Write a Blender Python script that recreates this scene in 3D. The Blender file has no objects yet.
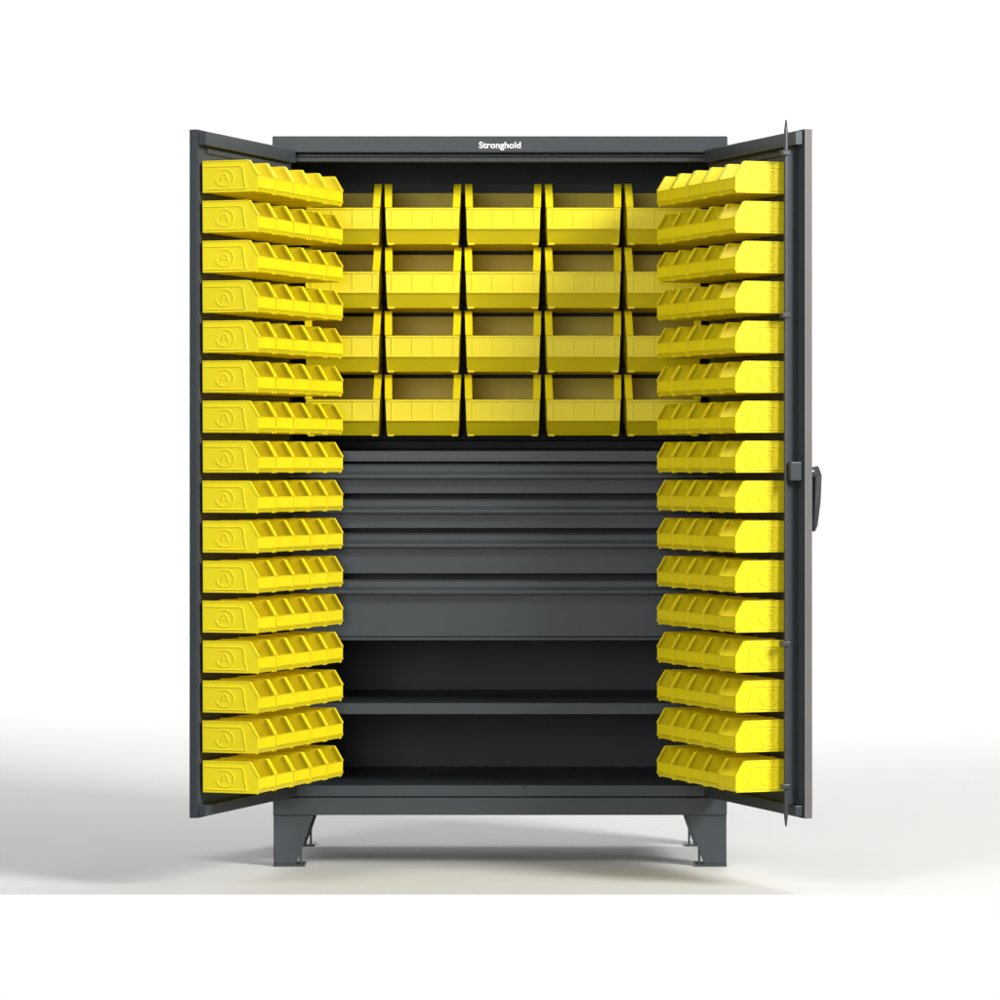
import bpy, bmesh, math
from mathutils import Vector, Matrix

S = bpy.context.scene
C = S.collection
PX = 0.002685                 # metres per photo pixel on the cabinet front plane
D = 9.87                      # camera distance to that plane
HZ = 465.0                    # horizon row
FLOORY = 866.5
def X(px): return (px - 500.0) * PX
def Z(py): return (FLOORY - py) * PX
CAMZ = Z(HZ)

# ------------------------------------------------------------ materials
def mat(name, col, rough=0.5, spec=0.5, metal=0.0, var=0.04, nscale=6.0, bump=0.0, bscale=600.0, coat=0.0, sss=0.0):
    m = bpy.data.materials.new(name); m.use_nodes = True
    nt = m.node_tree; b = nt.nodes['Principled BSDF']
    b.inputs['Roughness'].default_value = rough
    b.inputs['Metallic'].default_value = metal
    b.inputs['Specular IOR Level'].default_value = spec
    b.inputs['Coat Weight'].default_value = coat
    tc = nt.nodes.new('ShaderNodeTexCoord')
    n = nt.nodes.new('ShaderNodeTexNoise'); n.inputs['Scale'].default_value = nscale; n.inputs['Detail'].default_value = 4
    nt.links.new(tc.outputs['Object'], n.inputs['Vector'])
    r = nt.nodes.new('ShaderNodeValToRGB')
    r.color_ramp.elements[0].position = 0.3; r.color_ramp.elements[1].position = 0.7
    r.color_ramp.elements[0].color = tuple(max(0, c * (1 - var)) for c in col) + (1,)
    r.color_ramp.elements[1].color = tuple(min(1, c * (1 + var)) for c in col) + (1,)
    nt.links.new(n.outputs['Fac'], r.inputs['Fac'])
    nt.links.new(r.outputs['Color'], b.inputs['Base Color'])
    # slight roughness variation
    mr = nt.nodes.new('ShaderNodeMapRange'); mr.inputs['To Min'].default_value = rough * 0.85; mr.inputs['To Max'].default_value = min(1, rough * 1.15)
    nt.links.new(n.outputs['Fac'], mr.inputs['Value']); nt.links.new(mr.outputs['Result'], b.inputs['Roughness'])
    if bump:
        n2 = nt.nodes.new('ShaderNodeTexNoise'); n2.inputs['Scale'].default_value = bscale; n2.inputs['Detail'].default_value = 2
        nt.links.new(tc.outputs['Object'], n2.inputs['Vector'])
        bp = nt.nodes.new('ShaderNodeBump'); bp.inputs['Strength'].default_value = bump; bp.inputs['Distance'].default_value = 0.001
        nt.links.new(n2.outputs['Fac'], bp.inputs['Height']); nt.links.new(bp.outputs['Normal'], b.inputs['Normal'])
    return m
def per_object(m, amt):
    nt = m.node_tree; b = nt.nodes['Principled BSDF']; src = b.inputs['Base Color'].links[0].from_socket
    oi = nt.nodes.new('ShaderNodeObjectInfo'); hs = nt.nodes.new('ShaderNodeHueSaturation'); mr = nt.nodes.new('ShaderNodeMapRange')
    mr.inputs['To Min'].default_value = 1-amt; mr.inputs['To Max'].default_value = 1+amt*0.4
    nt.links.new(oi.outputs['Random'], mr.inputs['Value']); nt.links.new(mr.outputs['Result'], hs.inputs['Value'])
    nt.links.new(src, hs.inputs['Color']); nt.links.new(hs.outputs['Color'], b.inputs['Base Color'])
STEEL = mat('powder_coated_steel', (0.039, 0.048, 0.056), 0.36, 0.5, bump=0.25, bscale=500, var=0.05)
STEELD = mat('steel_inner', (0.052, 0.061, 0.070), 0.5, 0.4, bump=0.2, bscale=500, var=0.05)
YEL = mat('yellow_plastic', (0.92, 0.765, 0.010), 0.38, 0.4, var=0.02, nscale=12, bump=0.1, bscale=900)
per_object(YEL, 0.05)
ROD = mat('zinc_rod', (0.075, 0.08, 0.085), 0.35, 0.5, metal=0.3)
BLACK = mat('black_plastic', (0.02, 0.02, 0.022), 0.5)
HANDLE = mat('cast_handle', (0.09, 0.095, 0.10), 0.3, 0.6, metal=0.5)
EDGE = mat('edge_glint', (0.14, 0.14, 0.14), 0.45, 0.4)  # lighter grey that stands in for light caught by the right door edge
WHITE = mat('white_print', (0.85, 0.86, 0.86), 0.5)
PAPER = mat('studio_sheet', (0.66, 0.66, 0.652), 0.75, 0.2, var=0.008, nscale=1.2)

# ------------------------------------------------------------ helpers
def box(bm, x0, x1, y0, y1, z0, z1):
    v = [bm.verts.new(p) for p in [(x0,y0,z0),(x1,y0,z0),(x1,y1,z0),(x0,y1,z0),(x0,y0,z1),(x1,y0,z1),(x1,y1,z1),(x0,y1,z1)]]
    for f in [(0,3,2,1),(4,5,6,7),(0,1,5,4),(1,2,6,5),(2,3,7,6),(3,0,4,7)]:
        bm.faces.new([v[i] for i in f])
def prism(bm, prof, x0, x1):                  # prof: list of (y,z), extruded along x
    a = [bm.verts.new((x0, y, z)) for y, z in prof]; b = [bm.verts.new((x1, y, z)) for y, z in prof]
    n = len(prof)
    bm.faces.new(a); bm.faces.new(b[::-1])
    for i in range(n): bm.faces.new([a[i], b[i], b[(i+1)%n], a[(i+1)%n]])
def prism_y(bm, prof, y0, y1):                # prof: (x,z), extruded along y
    a = [bm.verts.new((x, y0, z)) for x, z in prof]; b = [bm.verts.new((x, y1, z)) for x, z in prof]
    n = len(prof)
    bm.faces.new(a); bm.faces.new(b[::-1])
    for i in range(n): bm.faces.new([a[i], b[i], b[(i+1)%n], a[(i+1)%n]])
def tube(bm, pts, r, n=8, taper=None):
    pts = [Vector(p) for p in pts]; rings = []
    for i, p in enumerate(pts):
        d = (pts[min(i+1,len(pts)-1)] - pts[max(i-1,0)]).normalized()
        up = Vector((0,0,1)) if abs(d.z) < 0.9 else Vector((1,0,0))
        a = d.cross(up).normalized(); b = d.cross(a)
        rr = r if taper is None else r * taper[i]
        rings.append([bm.verts.new(p + rr*(math.cos(2*math.pi*k/n)*a + math.sin(2*math.pi*k/n)*b)) for k in range(n)])
    for i in range(len(rings)-1):
        for k in range(n): bm.faces.new([rings[i][k], rings[i][(k+1)%n], rings[i+1][(k+1)%n], rings[i+1][k]])
    bm.faces.new(rings[0][::-1]); bm.faces.new(rings[-1])
def obj(name, bm, m, parent=None, bevel=0.0, seg=2, smooth=False):
    bmesh.ops.recalc_face_normals(bm, faces=bm.faces)
    me = bpy.data.meshes.new(name); bm.to_mesh(me); bm.free()
    me.materials.append(m)
    o = bpy.data.objects.new(name, me); C.objects.link(o)
    if parent: o.parent = parent
    if smooth:
        for p in me.polygons: p.use_smooth = True
    if bevel:
        b = o.modifiers.new('bevel', 'BEVEL'); b.width = bevel; b.segments = seg; b.limit_method = 'ANGLE'; b.angle_limit = math.radians(35)
        b.harden_normals = False
    return o
def bx(name, m, parent, *boxes, bevel=0.0015):
    bm = bmesh.new()
    for b in boxes: box(bm, *b)
    return obj(name, bm, m, parent, bevel)

# ------------------------------------------------------------ setting
bm = bmesh.new()
prof = [(-0.645, 0.0)]
for i in range(1, 30): prof.append((-0.645 + 8.0*i/29, 0.0))
R = 3.0
for i in range(1, 17):
    a = math.pi/2 * i/16
    prof.append((7.355 + R*math.sin(a), R*(1-math.cos(a))))
prof.append((10.355, 7.0))
xs = [-8, -4, 0, 4, 8]
g = [[bm.verts.new((x, y, z)) for x in xs] for y, z in prof]
for i in range(len(g)-1):
    for k in range(len(xs)-1): bm.faces.new([g[i][k], g[i][k+1], g[i+1][k+1], g[i+1][k]])
floor = obj('floor', bm, PAPER, smooth=True); floor['kind'] = 'structure'

# ------------------------------------------------------------ cabinet
cab = bpy.data.objects.new('storage_cabinet', None); C.objects.link(cab)
cab['label'] = 'dark grey steel cabinet with both doors open, drawers, shelf and short legs'
cab['category'] = 'cabinet'
W2 = 227*PX; DEP = 0.60
T = 0.004
ztop, zbot = Z(137), Z(815)
# body shell : two sides, back, roof, floor of each bay
bx('side_panel', STEEL, cab, (-W2, -W2+0.003, 0.0, DEP, zbot, ztop-0.002), (-W2+0.003, -W2+0.036, 0.0, 0.028, zbot+0.002, ztop-0.05))
bx('side_panel', STEEL, cab, (W2-0.003, W2, 0.0, DEP, zbot, ztop-0.002), (W2-0.036, W2-0.003, 0.0, 0.028, zbot+0.002, ztop-0.05))
bx('back_panel', STEELD, cab, (-W2+0.003, W2-0.003, DEP-0.003, DEP, zbot, ztop-0.004))
bx('roof_panel', STEEL, cab, (-W2+0.003, W2-0.003, 0.003, DEP-0.003, ztop-0.006, ztop-0.003))
# header: protruding face, groove, lip
bm = bmesh.new()
box(bm, -W2+0.0, W2-0.0, -0.030, -0.001, Z(153.4), ztop)
hd = obj('header', bm, STEEL, cab, 0.0025, 3)
bx('door_stop', STEEL, cab, (-W2+0.012, W2-0.012, -0.004, 0.030, Z(161.8), Z(157.2)), (-W2+0.012, W2-0.012, 0.010, 0.032, Z(157.0), Z(153.6)))
# lettering
cu = bpy.data.curves.new('lettering', 'FONT'); cu.body = 'Stronghold'; cu.align_x = 'CENTER'; cu.align_y = 'BOTTOM_BASELINE'
cu.size = 0.0235; cu.extrude = 0.0004; cu.offset = 0.0006; cu.space_character = 1.02
to = bpy.data.objects.new('tmp', cu); C.objects.link(to)
bpy.context.view_layer.update()
me = bpy.data.meshes.new_from_object(to.evaluated_get(bpy.context.evaluated_depsgraph_get()))
bpy.data.objects.remove(to)
wid = max(v.co.x for v in me.vertices) - min(v.co.x for v in me.vertices)
me.transform(Matrix.Diagonal((0.112/wid, 1.0, 1.0, 1.0)))
me.name = 'lettering'; me.materials.clear(); me.materials.append(WHITE)
lo = bpy.data.objects.new('lettering', me); C.objects.link(lo); lo.parent = hd
lo.rotation_euler = (math.pi/2, 0, 0); lo.location = (0, -0.0306, Z(149.0))

# louvre panel behind interior bins
bm = bmesh.new()
box(bm, -W2+0.006, W2-0.006, 0.50, 0.504, Z(447), Z(170))
k = Z(440)
while k < Z(172):
    prism(bm, [(0.500, k), (0.490, k+0.004), (0.490, k+0.016), (0.500, k+0.010)], -W2+0.03, W2-0.03); k += 0.043
obj('louvre_panel', bm, STEELD, cab, 0)

# divider deck under the bins + top rail of the drawer bank
bx('deck', STEEL, cab, (-W2+0.004, W2-0.004, 0.006, DEP-0.005, Z(451.2)-0.003, Z(451.2)), (-W2+0.036, W2-0.036, 0.002, 0.006, Z(461.6), Z(451.0)))
bx('drawer_bank_liner', BLACK, cab, (-W2+0.036, W2-0.036, 0.09, 0.095, Z(639), Z(462)))

def drawer(top, bot):
    z1, z0 = Z(top), Z(bot)
    lip = 15*PX
    x0, x1 = -W2+0.041, W2-0.041
    bm = bmesh.new()
    box(bm, x0, x1, 0.010, 0.034, z0, z1-0.0005)
    o = obj('drawer', bm, STEEL, cab, 0.0015)
    # full-width pull: rolled profile that stands proud of the face
    bm = bmesh.new()
    prism(bm, [(0.009, z1+0.0004), (-0.010, z1-0.0008), (-0.0145, z1-0.006), (-0.0165, z1-lip*0.48), (-0.0200, z1-lip*0.60), (-0.0235, z1-lip*0.70), (-0.0235, z1-lip*0.90), (-0.0205, z1-lip), (-0.016, z1-lip*0.97), (-0.016, z1-lip*0.75), (0.009, z1-lip*0.55)], x0+0.001, x1-0.001)
    h = obj('pull', bm, STEEL, o, 0.0008)
    # lock slots / label channel marks
    return o
for a, b in [(464.2, 493.6), (498.8, 528.4), (533.0, 573.8), (579.4, 636.8)]: drawer(a, b)
bx('cross_rail', STEELD, cab, (-W2+0.036, W2-0.036, 0.006, 0.03, Z(640.5), Z(637.4)))

# open bays
def shelf(name, top, bot, d1):
    return bx(name, STEEL, cab, (-W2+0.005, W2-0.005, 0.004, d1, Z(top)-0.003, Z(top)), (-W2+0.037, W2-0.037, 0.0015, 0.0045, Z(bot), Z(top)-0.0002))
sh = shelf('shelf', 703.0, 714.3, DEP-0.004)
bx('base_pan', STEEL, cab, (-W2+0.004, W2-0.004, 0.004, DEP-0.004, Z(785.5)-0.003, Z(785.5)))
br = bx('base_rail', STEEL, cab, (-W2+0.037, W2-0.037, -0.001, 0.004, Z(796.6), Z(785.2)), (-W2+0.001, W2-0.001, -0.006, 0.004, Z(814.9), Z(797.4)))
bm = bmesh.new(); tube(bm, [(X(525), -0.003, Z(787)), (X(525), 0.0, Z(787))], 0.006, 12); obj('bolt', bm, BLACK, br)
bx('bay_back_panel', STEELD, cab, (-W2+0.005, W2-0.005, DEP-0.010, DEP-0.006, Z(785), Z(640)))
# underside frame
bx('bottom_panel', STEELD, cab, (-W2+0.004, W2-0.004, 0.006, DEP-0.004, zbot, zbot+0.003))

# legs
def leg(sx, front):
    y0 = 0.0 if front else DEP-0.07
    bm = bmesh.new()
    xo = sx*(W2-0.001); 
    t, b = zbot, 0.006
    def P(lst): return [(sx*(W2-0.001) - sx*a, z) for a, z in lst]
    # front plate with slanted gusset
    prism_y(bm, P([(0, t), (0.108, t), (0.074, b+0.035), (0.060, b), (0.004, b)]), y0, y0+0.005)
    # side plate
    prof = [(y0+0.0055, t), (y0+0.075, t), (y0+0.055, b), (y0+0.0055, b)]
    prism(bm, prof, xo, xo - sx*0.005)
    prism(bm, [(y0+0.0055, t), (y0+0.06, t), (y0+0.04, b), (y0+0.0055, b)], xo - sx*0.075, xo - sx*0.070)
    o = obj('leg', bm, STEEL, cab, 0.001)
    bx('foot_plate', STEEL, o, (min(xo+sx*0.0, xo-sx*0.085), max(xo, xo-sx*0.085), y0-0.008, y0+0.075, 0.0005, 0.006), bevel=0.001)
    return o
for sx in (-1, 1):
    leg(sx, True)
    leg(sx, False)

# ------------------------------------------------------------ doors
PHI = math.radians(19.5); sp, cp = math.sin(PHI), math.cos(PHI)
HX = 0.560
DT = 0.022
DZ0, DZ1 = 0.186, 1.926
def door(side):        # side -1 = left
    DW = 0.612 if side < 0 else 0.622
    # local frame: +x along the door from hinge to free edge, local +y*m = inner side
    m = 1 if side < 0 else -1
    th = -(math.pi/2 + PHI) if side < 0 else -(math.pi/2 - PHI)
    def Y(a, b): return (min(m*a, m*b), max(m*a, m*b))
    def B(u0, u1, v0, v1, z0, z1): y0, y1 = Y(v0, v1); return (u0, u1, y0, y1, z0, z1)
    dp = bx('door', STEEL, cab, B(0.0, DW, -DT, -DT+0.003, DZ0, DZ1), B(0.0, DW-0.0031, -DT+0.003, 0.0, DZ1-0.003, DZ1),
            B(0.0, DW-0.0031, -DT+0.003, 0.0, DZ0, DZ0+0.003), B(DW-0.003, DW, -DT+0.003, 0.0, DZ0, DZ1),
            B(0.0, 0.003, -DT+0.003, 0.0, DZ0+0.003, DZ1-0.003), bevel=0.001)
    dp.location = (side*HX, -0.012, 0); dp.rotation_euler = (0, 0, th)
    dp['label'] = ('left' if side < 0 else 'right') + ' door swung open past a right angle'
    # louvred inner panel
    bm = bmesh.new()
    box(bm, *B(0.012, DW-0.004, -0.004, 0.0, DZ0+0.004, DZ1-0.004))
    for r in range(-8, 8):
        zc = 1.098 + r*0.101 + 0.026
        for dz in (0.0, 0.036):
            y = [0.0, 0.0075, 0.0075, 0.0]
            prism(bm, [(m*0.0, zc+dz), (m*0.006, zc+dz+0.002), (m*0.006, zc+dz+0.014), (m*0.0, zc+dz+0.010)], 0.03, DW-0.05)
    obj('louvre_panel', bm, STEELD, dp)
    # stiffeners top / bottom
    bx('stiffener', STEEL, dp, B(0.02, DW-0.006, 0.0005, 0.022, DZ1-0.040, DZ1-0.006))
    bx('stiffener', STEEL, dp, B(0.02, DW-0.006, 0.0005, 0.022, DZ0+0.006, DZ0+0.032))
    if side > 0:
        bx('glint_strip', EDGE, dp, B(DW+0.0002, DW+0.0022, -DT+0.001, 0.0, DZ0+0.001, DZ1-0.001), bevel=0.0008)  # added strip, its pale colour imitates the glint on this edge
        # lock channel on the free edge, with the three point latch rods
        bx('lock_channel', STEELD, dp, B(DW-0.044, DW-0.005, 0.0005, 0.003, DZ0+0.034, DZ1-0.042), B(DW-0.040, DW-0.0375, 0.003, 0.034, DZ0+0.034, DZ1-0.042), bevel=0.001)
        bm = bmesh.new(); vv = m*0.039; u = DW-0.026
        zt, zb = 1.950, 0.165
        tube(bm, [(u, vv, zb), (u, vv, zb+0.03), (u, vv, zt-0.03), (u, vv, zt)], 0.0055, 12, [0.35, 1, 1, 0.35])
        rod = obj('latch_rod', bm, ROD, dp, smooth=True)
        for zz in (0.26, 0.62, 1.45, 1.86):
            bx('rod_guide', STEEL, rod, B(u-0.011, u+0.010, 0.0305, 0.052, zz, zz+0.012))
        bx('lock_case', STEEL, dp, B(DW-0.034, DW-0.004, 0.004, 0.036, Z(480), Z(462)), bevel=0.003)
        # handle on the outer face, lever hanging down
        bm = bmesh.new()
        uu = DW - 0.055
        tube(bm, [(uu, m*(-DT), Z(472)), (uu, m*(-DT-0.040), Z(472))], 0.015, 16)
        tube(bm, [(uu, m*(-DT-0.030), Z(467)), (uu, m*(-DT-0.038), Z(475)), (uu, m*(-DT-0.036), Z(500)), (uu, m*(-DT-0.030), Z(522)), (uu, m*(-DT-0.028), Z(528))], 0.012, 12, [0.9, 1.05, 0.95, 0.8, 0.35])
        h = obj('handle', bm, HANDLE, dp, smooth=True)
        bm = bmesh.new(); box(bm, *B(uu-0.022, uu+0.022, -DT-0.006, -DT-0.0002, Z(486), Z(458)))
        obj('handle_plate', bm, HANDLE, h, 0.002)
    for zz in (0.32, 1.05, 1.78):
        bm = bmesh.new(); tube(bm, [(-0.006, m*(-DT*0.5), zz-0.045), (-0.006, m*(-DT*0.5), zz+0.045)], 0.007, 12)
        obj('hinge', bm, STEEL, dp, smooth=False)
    return dp
door(-1); door(1)

# ------------------------------------------------------------ bins
def bin_mesh(name, w, d, h, fh, lo, slope, post, tap, marks):
    """open fronted stacking bin, back at y=0, front at y=-d, base z=0."""
    bm = bmesh.new()
    t = 0.0022 if w < 0.15 else 0.003
    fb = -d*(0.955 if marks == 'small' else 0.905)                                   # front foot of the base
    hw = w/2
    def wx(z): return hw - tap*(1 - z/h)            # tapered sides
    def V(s, y, z, inn=0.0): return (s*(wx(z)-inn), y, z)
    prof = [(0, 0), (fb, 0), (-d, h*lo), (-d*0.985, h*lo+0.001), (-d*0.985, h*fh), (-d*(1-slope), h), (0, h)]
    # side walls (outer and inner skin)
    for s in (-1, 1):
        o = [bm.verts.new(V(s, y, z)) for y, z in prof]
        i = [bm.verts.new(V(s, min(0-t*0, y) , z, t)) for y, z in prof]
        bm.faces.new(o); bm.faces.new(i[::-1])
        n = len(prof)
        for k in range(n): bm.faces.new([o[k], i[k], i[(k+1)%n], o[(k+1)%n]])
    def slab(y0, z0, y1, z1, nrm, th, inn):
        # cross panel between the sides from (y0,z0) to (y1,z1), thickness towards nrm
        a = [(y0, z0), (y1, z1), (y1+nrm[0]*th, z1+nrm[1]*th), (y0+nrm[0]*th, z0+nrm[1]*th)]
        L = [bm.verts.new((-(wx(max(z,0))-inn), y, z)) for y, z in a]; Rr = [bm.verts.new(((wx(max(z,0))-inn), y, z)) for y, z in a]
        bm.faces.new(L); bm.faces.new(Rr[::-1])
        for k in range(4): bm.faces.new([L[k], Rr[k], Rr[(k+1)%4], L[(k+1)%4]])
    e = t*0.9
    slab(0, 0.001, fb+0.001, 0.001, (0, 1), t, e)                                   # base
    slab(0-0.0004, 0.002, 0-0.0004, h-0.0005, (-1, 0), t, e)                        # back
    slab(fb+0.0005, 0.0005, -d+0.0005, h*lo, (1, 0), t, e)                                # lower front
    slab(-d*0.985+0.0004, h*lo+0.0012, -d*0.985+0.0004, h*fh-0.0006, (1, 0), t, e)        # upper front
    # rolled lip on top of the front wall and the ledge between its two bands
    r = post*0.16
    box(bm, -(wx(h*fh)-t*1.1), wx(h*fh)-t*1.1, -d*0.985-r*0.8, -d*0.985+0.0002+t*1.2, h*fh-r*1.3, h*fh+r*0.4)
    box(bm, -(wx(h*lo)-0.0006), wx(h*lo)-0.0006, -d-r*0.5, -d+r, h*lo-r*0.9, h*lo+r*0.5)
    # flanges along the sloped front edge and the top edges
    for s in (-1, 1):
        y0, z0, y1, z1 = -d*0.985, h*fh+r*0.5, -d*(1-slope), h
        ln = math.hypot(y1-y0, z1-z0); ny, nz = -(z1-z0)/ln, (y1-y0)/ln
        a = [(y0, z0), (y1, z1), (y1+ny*t*1.2, z1+nz*t*1.2), (y0+ny*t*1.2, z0+nz*t*1.2)]
        out = 0.0012
        L = [bm.verts.new((s*(wx(min(z, h))+out), y, z)) for y, z in a]; Rr = [bm.verts.new((s*(wx(min(z, h))-post), y, z)) for y, z in a]
        bm.faces.new(L); bm.faces.new(Rr[::-1])
        for k in range(4): bm.faces.new([L[k], Rr[k], Rr[(k+1)%4], L[(k+1)%4]])
        xa, xb = sorted((s*(hw+0.0014), s*(hw-post*0.4)))
        box(bm, xa, xb, -d*(1-slope)+0.001, -0.001, h-t*0.4, h+t*0.9)
        # foot blocks at the lower front corners
        xa, xb = sorted((s*(wx(0)-0.002), s*(wx(0)-0.002-post*0.9)))
        box(bm, xa, xb, fb-post*0.12, fb+post*0.4, -0.0015, h*0.07)
        # vertical label guides on the front wall
        if marks != 'small':
            for q in (0.26, ):
                xa, xb = sorted((s*hw*q, s*(hw*q+0.0022)))
                box(bm, xa, xb, -d*0.985-0.0012, -d*0.985+0.001, h*lo+0.003, h*fh-0.004)
            xa, xb = sorted((s*hw*0.80, s*(hw*0.80+0.002)))
            box(bm, xa, xb, -d*0.985-0.0012, -d*0.985+0.001, h*lo+0.003, h*fh-0.004)
        # side relief: rounded panel line and a moulded roundel
        def ridge(pts, rr):
            P = [(s*(wx(h*pz)+0.0006), -d*py, h*pz) for py, pz in pts]
            tube(bm, P, rr, 5)
        rr = 0.0014 if marks == 'small' else 0.0016
        cr = [(0.05, 0.83), (0.66, 0.83)] + [(0.66+0.07*math.sin(a), 0.70+0.13*math.cos(a)) for a in (0.4, 0.8, 1.2, 1.57)] + [(0.738, 0.56), (0.745, 0.42), (0.76, 0.28), (0.78, 0.10)]
        ridge(cr, rr)
        ridge([(0.05, 0.10), (0.78, 0.10)], rr)
        asp = h/d
        ring = [(0.40+0.30*asp*math.sin(a)*1.05, 0.46+0.27*math.cos(a)) for a in [i*0.36-0.6 for i in range(15)]]
        ridge(ring, rr*0.9)
        ridge([(0.33, 0.34), (0.36, 0.52), (0.40, 0.60), (0.44, 0.52), (0.47, 0.34)], rr*0.9)
        ridge([(0.345, 0.43), (0.455, 0.43)], rr*0.8)
    bmesh.ops.recalc_face_normals(bm, faces=bm.faces)
    me = bpy.data.meshes.new(name); bm.to_mesh(me); bm.free(); me.materials.append(YEL)
    return me

SW, SD, SH = 0.1125, 0.155, 0.0785
BW, BD, BH = 0.2060, 0.37, 0.164
small = bin_mesh('storage_bin', SW, SD, SH, 0.50, 0.14, 0.17, 0.0075, 0.0018, 'small')
small_r = bin_mesh('storage_bin', 0.1048, SD, SH, 0.50, 0.14, 0.17, 0.0075, 0.0018, 'small')
big = bin_mesh('storage_bin', BW, BD, BH, 0.585, 0.255, 0.20, 0.0185, 0.0062, 'big')
def put(me, loc, rz, label, group):
    o = bpy.data.objects.new('storage_bin', me); C.objects.link(o)
    o.location = loc; o.rotation_euler = (0, 0, rz)
    b = o.modifiers.new('bevel', 'BEVEL'); b.width = 0.0008; b.segments = 2; b.limit_method = 'ANGLE'; b.angle_limit = math.radians(40)
    o['label'] = label; o['category'] = 'bin'; o['group'] = group
    return o
ORD = ['', 'second ', 'third ', 'fourth ', 'fifth ', 'sixth ', 'seventh ', 'eighth ']
def row_txt(i, n):        # i from top
    if i == 0: return 'top row'
    if i == n-1: return 'bottom row'
    return ORD[i] + 'row from the top' if i < n/2 else ORD[n-1-i] + 'row from the bottom'
POS = ['nearest the hinge', 'second from the hinge', 'in the middle', 'second from the free edge', 'at the free edge']
import random
rnd = random.Random(4)
PITCH = 0.1145
for side, nm in ((-1, 'left'), (1, 'right')):
    ux, uy = (-sp, -cp) if side < 0 else (sp, -cp)
    vx, vy = (cp, -sp) if side < 0 else (-cp, -sp)
    rz = (math.pi/2 - PHI) * (1 if side < 0 else -1)
    for r in range(16):
        zc = 1.098 + (7 - r)*0.101
        for k in range(5):
            u = 0.0275 + PITCH*(k+0.5) if side < 0 else 0.0275 + 0.1065*(k+0.5)
            v = 0.0085
            x = side*HX + ux*u + vx*v; y = -0.012 + uy*u + vy*v
            put(small if side < 0 else small_r, (x, y, zc - SH/2), rz + rnd.uniform(-0.009, 0.009),
                'small yellow bin %s, %s, %s door' % (POS[k], row_txt(r, 16), nm), 'small bins hung on the doors')
CP = ['leftmost', 'second from the left', 'middle', 'second from the right', 'rightmost']
for r in range(4):
    for k in range(5):
        put(big, ((k-2)*81.0*PX + X(503.0), 0.075 + BD, 1.841 - BH - r*0.1731), rnd.uniform(-0.002, 0.002),
            'large yellow bin inside the cabinet, %s in the %s row' % (CP[k], ['top', 'second', 'third', 'bottom'][r]), 'large bins inside the cabinet')

# ------------------------------------------------------------ light
w = bpy.data.worlds.new('World'); S.world = w; w.use_nodes = True
nt = w.node_tree; bg = nt.nodes['Background']; bg.inputs['Strength'].default_value = 1.0
# made-up graded world: white behind the cabinet, dimmed in front to lower ambient
tc = nt.nodes.new('ShaderNodeTexCoord'); sep = nt.nodes.new('ShaderNodeSeparateXYZ')
mr = nt.nodes.new('ShaderNodeMapRange'); mr.interpolation_type = 'SMOOTHSTEP'
mr.inputs['From Min'].default_value = 0.2; mr.inputs['From Max'].default_value = 0.85
mr.inputs['To Min'].default_value = 0.24; mr.inputs['To Max'].default_value = 1.0
nt.links.new(tc.outputs['Generated'], sep.inputs[0]); nt.links.new(sep.outputs['Y'], mr.inputs['Value'])
nt.links.new(mr.outputs['Result'], bg.inputs['Color'])
def area(name, loc, target, sx, sy, power, col=(1, 1, 1)):
    l = bpy.data.lights.new(name, 'AREA'); l.shape = 'RECTANGLE'; l.size = sx; l.size_y = sy; l.energy = power; l.color = col
    o = bpy.data.objects.new(name, l); C.objects.link(o); o.location = loc
    o.rotation_euler = (Vector(target) - Vector(loc)).to_track_quat('-Z', 'Y').to_euler()
    return o
area('key_lamp', (6.2, -5.6, 5.0), (0, 0, 1.0), 2.8, 2.8, 1060, (1.0, 0.985, 0.96))
area('backdrop_wash', (0, 6.6, 6.2), (0, 10.3, 2.4), 11, 1.6, 620)  # unseen wash added so the backdrop comes out white
area('back_fill', (1.2, 4.2, 6.5), (0, -0.3, 0.6), 1.6, 1.6, 150)  # unseen light added to lift the floor behind and shade the front
area('front_fill', (-4.8, -7.0, 6.4), (0, 0, 1.0), 3.0, 3.0, 300, (1.0, 1.0, 1.0))  # unseen fill added to brighten the camera-facing bin sides
area('low_fill', (-1.6, -11.2, 1.9), (0, 0, 0.9), 3.5, 2.4, 175, (1.0, 1.0, 1.0))  # added out of view to carry light into the open bays

# ------------------------------------------------------------ camera
cd = bpy.data.cameras.new('Camera'); co = bpy.data.objects.new('Camera', cd); C.objects.link(co)
co.location = (0, -D, CAMZ); co.rotation_euler = (math.pi/2, 0, 0)
cd.sensor_width = 36; cd.lens = 36*D/(1000*PX); cd.shift_y = -(500-HZ)/1000.0
cd.clip_end = 100; cd.clip_start = 0.1
S.camera = co
S.render.engine = 'CYCLES'
S.view_settings.view_transform = 'Standard'; S.view_settings.look = 'None'
S.view_settings.exposure = 0; S.view_settings.gamma = 1; S.view_settings.use_curve_mapping = False
